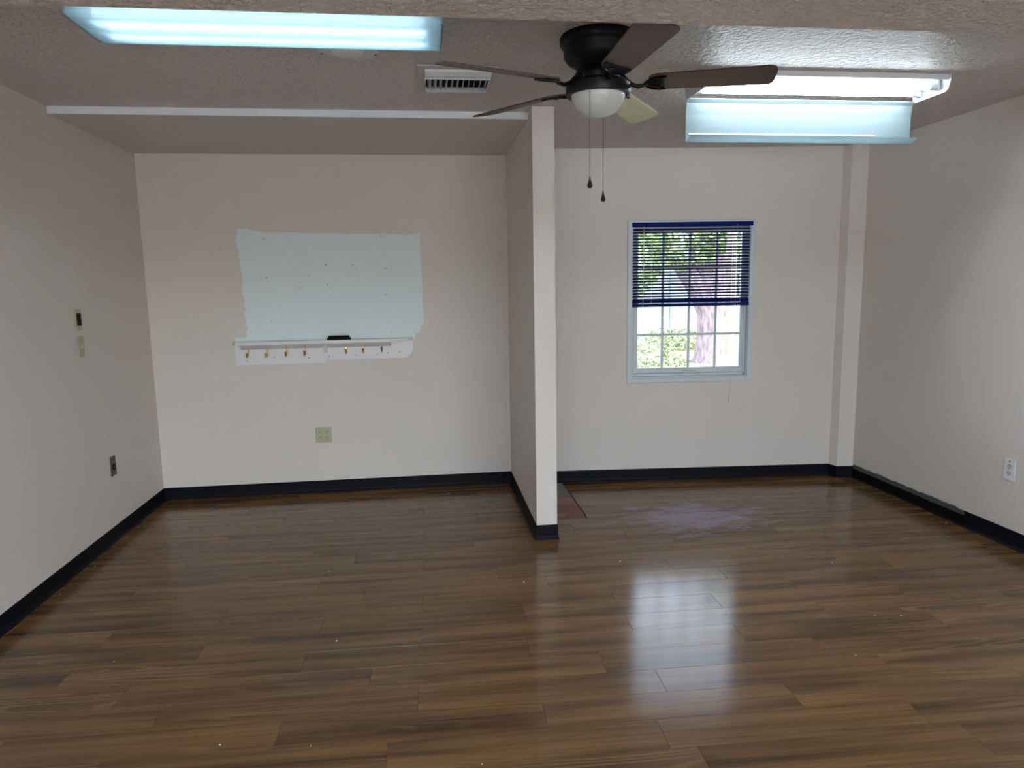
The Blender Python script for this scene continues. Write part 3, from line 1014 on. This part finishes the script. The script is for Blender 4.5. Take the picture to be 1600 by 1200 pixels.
# navy venetian blind
bl = thing('venetian_blind', N0, 'navy blue venetian blind lowered over the upper half of the window', 'blind', rz=RB_ANG)
BU0, BU1 = 0.781, 1.664
dB = 0.010
MB().bbox(BU0 - 0.002, BU1 + 0.004, -0.016, 0.024, 1.887, 1.918, 0.003).build('headrail', 'blind', bl, local=True)
slat_me = None
zt = 1.868
NS = 24
pitch = 0.0219
sm = MB()
prof = []
for i in range(7):
    s = -0.0125 + 0.025 * i / 6
    hgt = 0.0022 * (1 - (s / 0.0125) ** 2)
    prof.append((s, hgt))
tilt = math.radians(30)
ct, st_ = math.cos(tilt), math.sin(tilt)
top_p = [(s * ct - h_ * st_, s * st_ + h_ * ct) for s, h_ in prof]
bot_p = [(s * ct - (h_ - 0.0005) * st_, s * st_ + (h_ - 0.0005) * ct) for s, h_ in prof]
sm.prism(top_p + bot_p[::-1], BU0, BU1, 'x')
first = None
for i in range(NS + 3):
    zz = zt - i * pitch if i < NS else zt - (NS - 1) * pitch - 0.007 * (i - NS + 1)
    if first is None:
        first = sm.build('slat', 'blind', bl, local=True)
        f0 = first.location.copy()
        o = first
    else:
        o = bpy.data.objects.new('slat', first.data)
        COL.objects.link(o)
        o.parent = bl
    o.location = f0 + Vector((0, 0.004, zz))
MB().bbox(BU0, BU1, -0.010, 0.016, 1.311, 1.334, 0.003).build('bottom_rail', 'blind', bl, local=True)
for u in (0.862, 0.925, 1.520, 1.585):
    for dd_ in (-0.0095,):
        MB().tube([(u, dd_, 1.89), (u, dd_, 1.33)], 0.0009, 5).build('ladder_cord', 'cord', bl, local=True)
pc_ = MB().tube([(1.548, -0.020, 1.90), (1.545, -0.021, 1.30), (1.530, -0.020, 0.72), (1.522, -0.019, 0.628)], 0.0013, 5).build('pull_cord', 'cord', bl, local=True)
MB().lathe([(0.0, 0.016), (0.003, 0.014), (0.006, -0.012), (0.004, -0.018), (0, -0.018)], 1.521, -0.019, 8, 0.612).build('cord_tassel', 'cord', pc_, local=True, sub=True)
MB().tube([(0.866, -0.020, 1.89), (0.860, -0.021, 1.315)], 0.0022, 6).build('tilt_wand', 'cord', bl, local=True)


# ---------------------------------------------------------------- fluorescent ceiling lights
def trough(yn, yf, zb, zt_, t=0.003, side=0.018, r=0.016):
    """cross-section (y, z) of a wraparound lens, open at the top"""
    out = [(yn - 0.002, zt_), (yn + side * 0.35, zb + r * 1.3), (yn + side, zb + r * 0.3), (yn + side + r, zb)]
    out += [(yf - side - r, zb), (yf - side, zb + r * 0.3), (yf - side * 0.35, zb + r * 1.3), (yf + 0.002, zt_)]
    inn = []
    cy = (yn + yf) / 2
    for (y, z) in out:
        inn.append((y + (t if y < cy else -t), z + (t if z < zt_ - 0.001 else 0)))
    return out + inn[::-1]


def fixture(name, label, x0, x1, yn, yf, closed, group='fluorescent ceiling lights', lens_w=None):
    cy = (yn + yf) / 2
    root = thing(name, ((x0 + x1) / 2, cy, 2.36), label, 'ceiling light', group)
    ZB = 2.362
    # white pan against the ceiling with a raised spine
    m = MB()
    m.box(x0 + 0.004, x1 - 0.004, yn + 0.012, yf - 0.012, H - 0.014, H - 0.0005)
    m.prism([(cy - 0.055, H - 0.014), (cy - 0.03, H - 0.040), (cy + 0.03, H - 0.040), (cy + 0.055, H - 0.014)], x0 + 0.01, x1 - 0.01, 'x')
    m.prism([(yn + 0.012, H - 0.014), (yn + 0.012, H - 0.026), (yn + 0.015, H - 0.026), (yn + 0.015, H - 0.014)], x0 + 0.004, x1 - 0.004, 'x')
    m.prism([(yf - 0.015, H - 0.014), (yf - 0.015, H - 0.026), (yf - 0.012, H - 0.026), (yf - 0.012, H - 0.014)], x0 + 0.004, x1 - 0.004, 'x')
    m.build('pan', 'enamel', root)
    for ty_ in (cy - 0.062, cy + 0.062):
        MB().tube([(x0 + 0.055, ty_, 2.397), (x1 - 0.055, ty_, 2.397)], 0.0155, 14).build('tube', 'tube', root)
        for xe in (x0 + 0.012, x1 - 0.012):
            s = 1 if xe < (x0 + x1) / 2 else -1
            e = MB()
            e.tube([(xe + s * 0.012, ty_, 2.397), (xe + s * 0.046, ty_, 2.397)], 0.0162, 14)
            e.box(min(xe, xe + s * 0.012), max(xe, xe + s * 0.012), ty_ - 0.014, ty_ + 0.014, 2.380, 2.428)
            e.build('lampholder', 'enamel', root)
    # end plates
    for xe in (x0, x1 - 0.004):
        m = MB()
        m.prism([(yn, H - 0.002), (yn - 0.002, H - 0.03), (yn + 0.012, ZB + 0.012), (yn + 0.03, ZB + 0.001), (yf - 0.03, ZB + 0.001), (yf - 0.012, ZB + 0.012), (yf + 0.002, H - 0.03), (yf, H - 0.002)],
                xe, xe + 0.004, 'x')
        m.build('end_plate', 'enamel' if not closed else 'lens', root)
    if closed:
        m = MB().prism(trough(yn, yf, ZB, H - 0.02), x0 - 0.003, x1 + 0.003, 'x')
        m.build('lens', 'lens', root)
    return root


LX0, LX1 = -1.108, 0.092
fixture('fluorescent_light', 'long closed fluorescent light with glowing diffuser at upper left', LX0, LX1, 2.50, 2.815, True)
RX0, RX1 = 1.295, 2.497
rl = fixture('fluorescent_light', 'open fluorescent light with bare tubes and dangling diffuser at upper right', RX0, RX1, 3.17, 3.435, False)
# dangling lens hung from the far edge of the right light
m = MB()
YH = 3.432
t = 0.003
out = [(YH - 0.020, 2.372), (YH - 0.002, 2.356), (YH + 0.004, 2.30), (YH + 0.003, 2.20), (YH - 0.003, 2.168), (YH - 0.052, 2.178), (YH - 0.056, 2.190)]
inn = [(YH - 0.022, 2.369), (YH - 0.005, 2.354), (YH + 0.001, 2.30), (YH + 0.000, 2.202), (YH - 0.006, 2.171), (YH - 0.050, 2.181), (YH - 0.053, 2.190)]
m.prism(out + inn[::-1], RX0 + 0.006, RX1 - 0.004, 'x')
m.build('hanging_lens', 'lens2', rl)
lab = MB().box(RX0 + 0.02, RX1 - 0.20, YH - 0.0025, YH - 0.0005, 2.205, 2.212)
lab.build('lens_rib', 'enamel', rl)
# two unseen tube lights added over the front half to brighten the walls
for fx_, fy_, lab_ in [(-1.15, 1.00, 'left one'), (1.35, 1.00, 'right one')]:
    fixture('fluorescent_light', 'added unseen bare-tube fill light over the front half of the room, ' + lab_, fx_, fx_ + 1.2, fy_, fy_ + 0.27, False)

# round cover plate on the ceiling behind the left light
cp = thing('ceiling_cover_plate', (-0.273, 3.03, H), 'round white ceiling cover plate half hidden by the left fluorescent light', 'cover plate')
MB().lathe([(0, H - 0.011), (0.115, H - 0.011), (0.124, H - 0.008), (0.128, H - 0.0005), (0, H - 0.0005)][::-1], -0.273, 3.03, 40).build('ring', 'vent', cp)
MB().lathe([(0, H - 0.020), (0.056, H - 0.020), (0.064, H - 0.016), (0.066, H - 0.011), (0, H - 0.011)][::-1], -0.273, 3.03, 32).build('inner_cap', 'white_trim', cp)
for sx in (-0.38, -0.165):
    MB().lathe([(0, H - 0.0125), (0.005, H - 0.012), (0.006, H - 0.0105)], sx, 3.062, 10).build('screw', 'black_plastic', cp)

# ---------------------------------------------------------------- air vent
av = thing('air_vent', (0.185, 3.46, H), 'painted ceiling air vent with white louvres left of the fan', 'vent')
VX0, VX1, VY0, VY1 = 0.003, 0.362, 3.205, 3.63
IX0, IX1, IY0, IY1 = 0.036, 0.332, 3.250, 3.545
zb = H - 0.007
m = MB()
m.bbox(VX0, VX1, VY0, IY0, zb, H - 0.0005, 0.002); m.bbox(VX0, VX1, IY1, VY1, zb, H - 0.0005, 0.002)
m.bbox(VX0, IX0, IY0 - .002, IY1 + .002, zb, H - 0.0005, 0.002); m.bbox(IX1, VX1, IY0 - .002, IY1 + .002, zb, H - 0.0005, 0.002)
m.build('face_plate', 'vent_paint', av)
MB().box(IX0, IX1, IY0, IY1, H - 0.0016, H - 0.0006).build('duct_shade_sheet', 'dark', av)  # flat dark sheet standing in for the shade inside the duct
# near deflector: a wide curved blade facing the room, then a thin rail
MB().prism([(IY0 + 0.002, H - 0.006), (IY0 + 0.008, H - 0.014), (IY0 + 0.046, H - 0.026), (IY0 + 0.054, H - 0.024), (IY0 + 0.048, H - 0.020), (IY0 + 0.010, H - 0.006)], IX0, IX1, 'x').build('deflector_blade', 'white_trim', av)
MB().box(IX0, IX1, IY0 + 0.066, IY0 + 0.072, H - 0.030, H - 0.022).build('rail', 'vent', av)
for i in range(11):
    fx = IX0 + 0.020 + i * (IX1 - IX0 - 0.034) / 10
    a = math.radians(-28 + 5.6 * i)
    m = MB()
    w2 = 0.0012
    zt2, zb2 = H - 0.003, H - 0.030
    dx = math.tan(a) * (zt2 - zb2) / 2
    m.add([(fx - dx - w2, IY0 + 0.078, zb2), (fx - dx + w2, IY0 + 0.078, zb2), (fx + dx + w2, IY0 + 0.078, zt2), (fx + dx - w2, IY0 + 0.078, zt2),
           (fx - dx - w2, IY1 - 0.02, zb2), (fx - dx + w2, IY1 - 0.02, zb2), (fx + dx + w2, IY1 - 0.02, zt2), (fx + dx - w2, IY1 - 0.02, zt2)],
          [(0, 1, 2, 3), (7, 6, 5, 4), (0, 4, 5, 1), (1, 5, 6, 2), (2, 6, 7, 3), (3, 7, 4, 0)])
    m.build('fin', 'vent', av)
m = MB()
m.box(IX0, IX1, IY1 - 0.020, IY1, H - 0.030, H - 0.006); m.box(IX0, IX0 + 0.004, IY0 + 0.1, IY1, H - 0.030, H - 0.006); m.box(IX1 - 0.004, IX1, IY0 + 0.1, IY1, H - 0.030, H - 0.006)
m.build('louvre_frame', 'vent', av)

# ---------------------------------------------------------------- ceiling fan
FX, FY = 0.7071, 2.8202
fan = thing('ceiling_fan', (FX, FY, H), 'dark bronze five-blade ceiling fan with frosted dome light', 'ceiling fan')
MB().lathe([(0.0, H - 0.0005), (0.147, H - 0.0005), (0.150, H - 0.006), (0.150, H - 0.026), (0.146, H - 0.034), (0.138, H - 0.040), (0.136, H - 0.046), (0.134, H - 0.074), (0.128, H - 0.086),
            (0.112, H - 0.100), (0.094, H - 0.108), (0.090, H - 0.116), (0.082, H - 0.122), (0.0, H - 0.122)], FX, FY, 48).build('motor_housing', 'bronze', fan)
MB().lathe([(0.0, H - 0.118), (0.066, H - 0.118), (0.068, H - 0.126), (0.060, H - 0.134), (0.056, H - 0.140), (0.056, H - 0.160), (0.052, H - 0.166), (0.0, H - 0.166)], FX, FY, 32).build('switch_housing', 'bronze', fan)
MB().lathe([(0.0, H - 0.160), (0.060, H - 0.162), (0.095, H - 0.168), (0.120, H - 0.174), (0.127, H - 0.182), (0.127, H - 0.212), (0.124, H - 0.220), (0.112, H - 0.222), (0.108, H - 0.214), (0.0, H - 0.210)],
           FX, FY, 48).build('light_fitter', 'bronze', fan)
gp = []
for i in range(13):
    a = i / 12 * math.pi / 2
    gp.append((0.107 * math.cos(a), H - 0.214 - 0.088 * math.sin(a)))
MB().lathe(gp, FX, FY, 48).build('glass_dome', 'globe', fan)

A0B = -0.2741
ZBL = 2.262
PIT = math.radians(-13)


def blade_outline():
    pts = []
    r0, r1 = 0.195, 0.672
    w0, w1 = 0.056, 0.068
    pts.append((r0 + 0.012, -w0 + 0.006)); pts.append((r0 + 0.03, -w0))
    pts.append((r1 - 0.055, -w1))
    for i in range(5):
        a = -math.pi / 2 + i / 4 * math.pi / 2
        pts.append((r1 - 0.040 + 0.040 * math.cos(a) , -w1 + 0.040 + 0.040 * math.sin(a)))
    for i in range(5):
        a = i / 4 * math.pi / 2
        pts.append((r1 - 0.022 + 0.022 * math.cos(a), w1 - 0.022 + 0.022 * math.sin(a)))
    pts.append((r0 + 0.03, w0)); pts.append((r0 + 0.012, w0 - 0.006)); pts.append((r0, w0 - 0.02)); pts.append((r0, -w0 + 0.02))
    return pts


BO = blade_outline()
for k in range(5):
    a = A0B + k * 2 * math.pi / 5
    X = Matrix.Translation((FX, FY, ZBL)) @ Matrix.Rotation(a, 4, 'Z') @ Matrix.Rotation(PIT, 4, 'X')
    b = MB()
    b.prism(BO, -0.003, 0.003, 'z')
    bo = b.build('blade', 'blade_pale' if k == 1 else 'blade', fan, local=True)
    # keep the blade's own axes for its grain: rebuild placement as an object transform
    bo.matrix_basis = Matrix.Translation(-Vector((FX, FY, H))) @ X @ Matrix.Translation(bo.location)
    if k == 1:
        bo['label'] = 'pale maple blade'
    # bracket: S-curved arm and a pierced leaf-shaped plate under the blade root
    br = MB()
    br.tube([(0.050, 0, H - 0.112 - ZBL), (0.085, 0, 0.048), (0.105, 0, 0.018), (0.128, 0, -0.006), (0.155, 0, -0.016), (0.185, 0, -0.011)], [0.010, 0.009, 0.0085, 0.0085, 0.008, 0.007], 8)
    zz = -0.0075
    for s in (1, -1):
        br.tube([(0.175, 0, zz - 0.003), (0.190, s * 0.022, zz), (0.212, s * 0.040, zz), (0.240, s * 0.047, zz), (0.262, s * 0.044, zz)], 0.0042, 6)
        br.tube([(0.262, s * 0.044, zz), (0.238, s * 0.036, zz), (0.230, s * 0.022, zz), (0.242, s * 0.010, zz), (0.236, 0, zz)], 0.0034, 6)
        br.tube([(0.178, 0, zz - 0.002), (0.205, s * 0.012, zz), (0.234, s * 0.020, zz)], 0.003, 6)
    br.prism([(0.215, -0.040), (0.255, -0.045), (0.255, 0.045), (0.215, 0.040), (0.188, 0.0)], -0.0062, -0.0035, 'z')
    for (sx_, sy_) in ((0.236, -0.03), (0.236, 0.03), (0.222, 0)):
        br.lathe([(0.0, -0.0115), (0.005, -0.010), (0.006, -0.006)], sx_, sy_, 8)
    bb = br.build('blade_bracket', 'bronze', bo, local=True)
    bb.matrix_basis = Matrix.Translation(-(bo.matrix_basis.inverted() @ (Matrix.Translation(-Vector((FX, FY, H))) @ X)).inverted().to_translation()) @ Matrix.Translation(bb.location)

for (cx_, cy_, z1, z0) in [(FX - 0.0605, FY - 0.113, 2.226, 1.893), (FX + 0.050, FY + 0.113, 2.222, 1.868)]:
    zs = 1.487 + (z1 - 1.487)
    ch = MB()
    ch.tube([(cx_, cy_, z1), (cx_, cy_, z0)], 0.0011, 6)
    n = 40
    co = ch.build('pull_chain', 'chain', fan)
    fb = MB()
    fb.lathe([(0.0, 0.004), (0.0025, 0.002), (0.004, -0.010), (0.0095, -0.026), (0.0105, -0.033), (0.008, -0.040), (0.0, -0.043)], cx_, cy_, 14, z0)
    fb.build('pull_knob', 'bronze', co)

# ---------------------------------------------------------------- outside the window
GZ = -0.18


def outdoor_noise(name, c1, c2, scale, rough=0.9, bump=0.5, stretch=(1, 1, 1)):
    m, nt, b = new_mat(name)
    g = nt.nodes.new('ShaderNodeTexCoord')
    mp = nt.nodes.new('ShaderNodeMapping')
    mp.inputs['Scale'].default_value = stretch
    n = nt.nodes.new('ShaderNodeTexNoise')
    n.inputs['Scale'].default_value = scale
    n.inputs['Detail'].default_value = 6
    link(nt, g.outputs['Object'], mp.inputs['Vector'])
    link(nt, mp.outputs[0], n.inputs['Vector'])
    r = nt.nodes.new('ShaderNodeValToRGB')
    r.color_ramp.elements[0].color = (*c1, 1); r.color_ramp.elements[0].position = 0.36
    r.color_ramp.elements[1].color = (*c2, 1); r.color_ramp.elements[1].position = 0.66
    link(nt, n.outputs['Fac'], r.inputs['Fac'])
    link(nt, r.outputs['Color'], b.inputs['Base Color'])
    b.inputs['Roughness'].default_value = rough
    bp = nt.nodes.new('ShaderNodeBump'); bp.inputs['Strength'].default_value = bump; bp.inputs['Distance'].default_value = 0.02
    link(nt, n.outputs['Fac'], bp.inputs['Height']); link(nt, bp.outputs[0], b.inputs['Normal'])
    return m


def leaf_mat(name, c1, c2):
    m, nt, b = new_mat(name)
    g = nt.nodes.new('ShaderNodeNewGeometry')
    r = nt.nodes.new('ShaderNodeValToRGB')
    r.color_ramp.elements[0].color = (*c1, 1)
    r.color_ramp.elements[1].color = (*c2, 1)
    link(nt, g.outputs['Random Per Island'], r.inputs['Fac'])
    link(nt, r.outputs['Color'], b.inputs['Base Color'])
    b.inputs['Roughness'].default_value = 0.6
    return m


MAT['lawn'] = outdoor_noise('leaf_strewn_lawn', (0.10, 0.135, 0.055), (0.25, 0.22, 0.14), 3.0)
MAT['bark'] = outdoor_noise('pinkish_grey_bark', (0.17, 0.125, 0.145), (0.38, 0.29, 0.32), 7.0, bump=0.9, stretch=(2.5, 2.5, 0.6))
MAT['bark2'] = outdoor_noise('pale_bark', (0.20, 0.17, 0.13), (0.42, 0.38, 0.31), 5.0, bump=0.6, stretch=(2.5, 2.5, 0.7))
MAT['fence'] = outdoor_noise('white_vinyl_fence', (0.31, 0.385, 0.40), (0.35, 0.43, 0.45), 2.0, rough=0.5, bump=0.02)
MAT['leaf1'] = leaf_mat('ground_cover_leaf', (0.10, 0.15, 0.065), (0.34, 0.38, 0.22))
MAT['leaf2'] = leaf_mat('tree_leaf', (0.09, 0.16, 0.045), (0.42, 0.52, 0.22))

tag(MB().box(-14, 30, YB + 0.3, 34, GZ - 0.2, GZ).build('lawn', 'lawn'), 'sunlit leaf-strewn lawn outside the window', 'lawn', kind='structure')
tag(MB().box(-14, 30, -14, Y0 - T - 0.02, GZ - 0.2, GZ + 0.1).build('patio', 'stucco'), 'pale paved patio outside the added rear glazing', 'patio', kind='structure')
fe = thing('white_fence', (8.0, 21.0, GZ), 'tall white panelled fence seen through the lower window panes', 'fence')
for i in range(14):
    x0 = -2 + i * 1.2
    MB().bbox(x0 + 0.004, x0 + 1.196, 21.0, 21.04, GZ, GZ + 2.9, 0.01).build('panel', 'fence', fe)
    MB().bbox(x0 - 0.05, x0 + 0.05, 20.97, 21.07, GZ, GZ + 3.0, 0.01).build('post', 'fence', fe)


def leaves(cent, rad, n, size, seed, squash=1.0):
    rg = random.Random(seed)
    m = MB()
    for i in range(n):
        while True:
            p = Vector((rg.uniform(-1, 1), rg.uniform(-1, 1), rg.uniform(-1, 1)))
            if p.length < 1:
                break
        p = p.normalized() * (p.length ** 0.5)
        p = Vector((p.x * rad[0], p.y * rad[1], p.z * rad[2])) + Vector(cent)
        if p.z < GZ + 0.02:
            p.z = GZ + 0.02 + rg.random() * 0.1
        a = Vector((rg.uniform(-1, 1), rg.uniform(-1, 1), rg.uniform(-.6, .6))).normalized()
        b = a.cross(Vector((rg.uniform(-1, 1), rg.uniform(-1, 1), rg.uniform(-1, 1)))).normalized()
        s = size * rg.uniform(.6, 1.3)
        m.add([p - a * s, p - b * s * .45, p + a * s, p + b * s * .45], [(0, 1, 2, 3)])
    return m


# big forked tree
TX = 5.98
tr = thing('forked_tree', (TX, 14.0, GZ), 'large forked tree with pinkish bark outside the right panes', 'tree')
tk = MB()
tk.tube([(TX + .07, 14, GZ - 0.05), (TX + .05, 14, GZ + 0.15), (TX + .02, 14, GZ + 0.5), (TX, 14, GZ + 1.0), (TX - .05, 14, GZ + 1.5), (TX - .13, 14, GZ + 2.0), (TX - .15, 14, GZ + 2.6), (TX - .15, 14.1, GZ + 5)],
        [0.56, 0.44, 0.36, 0.34, 0.37, 0.40, 0.30, 0.2], 16)
tk.tube([(TX - .09, 14, GZ + 1.1), (TX - .32, 13.95, GZ + 1.5), (TX - .70, 13.9, GZ + 1.95), (TX - 1.25, 13.8, GZ + 2.6)], [0.28, 0.24, 0.19, 0.12], 12)
tk.tube([(TX + .05, 14, GZ + 1.5), (TX + .25, 14.05, GZ + 2.2), (TX + .40, 14.1, GZ + 3.0), (TX + .65, 14.2, GZ + 4.5)], [0.26, 0.24, 0.2, 0.14], 12)
tk.build('trunk', 'bark', tr)
lv = MB()
for i, (c, r_, n_) in enumerate([((5.0, 13.3, 2.35), (0.95, 0.35, 0.62), 900), ((6.3, 13.3, 2.45), (0.75, 0.35, 0.50), 520), ((5.6, 14.6, 3.6), (1.6, 0.9, 1.1), 1200)]):
    q = leaves(c, r_, n_, 0.085, 50 + i)
    lv.add(q.v, q.f)
lv.build('crown', 'leaf2', tr)
# slim pale tree at the right edge
t2 = thing('slim_pale_tree', (5.35, 11.5, GZ), 'slim pale sunlit tree trunk at the right edge of the window', 'tree')
tk = MB()
tk.tube([(5.18, 11.5, GZ - 0.05), (5.17, 11.5, GZ + 0.3), (5.18, 11.5, GZ + 0.8), (5.22, 11.5, GZ + 1.4), (5.20, 11.5, GZ + 2.2), (5.25, 11.5, GZ + 3.6)], [0.19, 0.13, 0.11, 0.10, 0.085, 0.06], 12)
tk.build('trunk', 'bark2', t2)
leaves((5.3, 11.3, 3.7), (0.7, 0.5, 0.7), 600, 0.08, 77).build('crown', 'leaf2', t2)
# background trees whose leaves show between the slats
for i, (x, y, h_, lab_) in enumerate([(4.7, 18.0, 4.2, 'leafy green tree behind the blind, left one'), (9.0, 18.4, 4.6, 'leafy green tree behind the blind, right one')]):
    tt = thing('leafy_tree', (x, y, GZ), lab_, 'tree', 'trees along the fence')
    MB().tube([(x, y, GZ - .05), (x + .05, y, GZ + 1.6), (x, y, GZ + 2.8)], [0.16, 0.12, 0.1], 8).build('trunk', 'bark', tt)
    leaves((x, y, GZ + 3.1), (1.95, 1.2, 2.0), 3200, 0.12, 90 + i).build('crown', 'leaf2', tt)
# low shrubs
for i, (x, y, r_, lab_) in enumerate([(4.05, 12.8, 0.85, 'low pale green shrub seen through the lower left panes'), (6.15, 17.0, 0.9, 'low pale green shrub behind the forked tree'),
                                      (4.0, 16.4, 1.3, 'low pale green shrub farther back by the fence')]):
    s_ = thing('low_shrub', (x, y, GZ), lab_, 'shrub', 'shrubs on the lawn')
    leaves((x, y, GZ + 0.18), (r_, r_ * .8, 0.36), 1500, 0.05, 120 + i).build('foliage', 'leaf1', s_)
    st2 = MB()
    for j in range(5):
        aa = j * 1.26
        st2.tube([(x + .05 * math.cos(aa), y + .05 * math.sin(aa), GZ - .02), (x + .3 * r_ * math.cos(aa), y + .3 * r_ * math.sin(aa), GZ + .35)], [0.012, 0.006], 5)
    st2.build('stems', 'bark', s_)
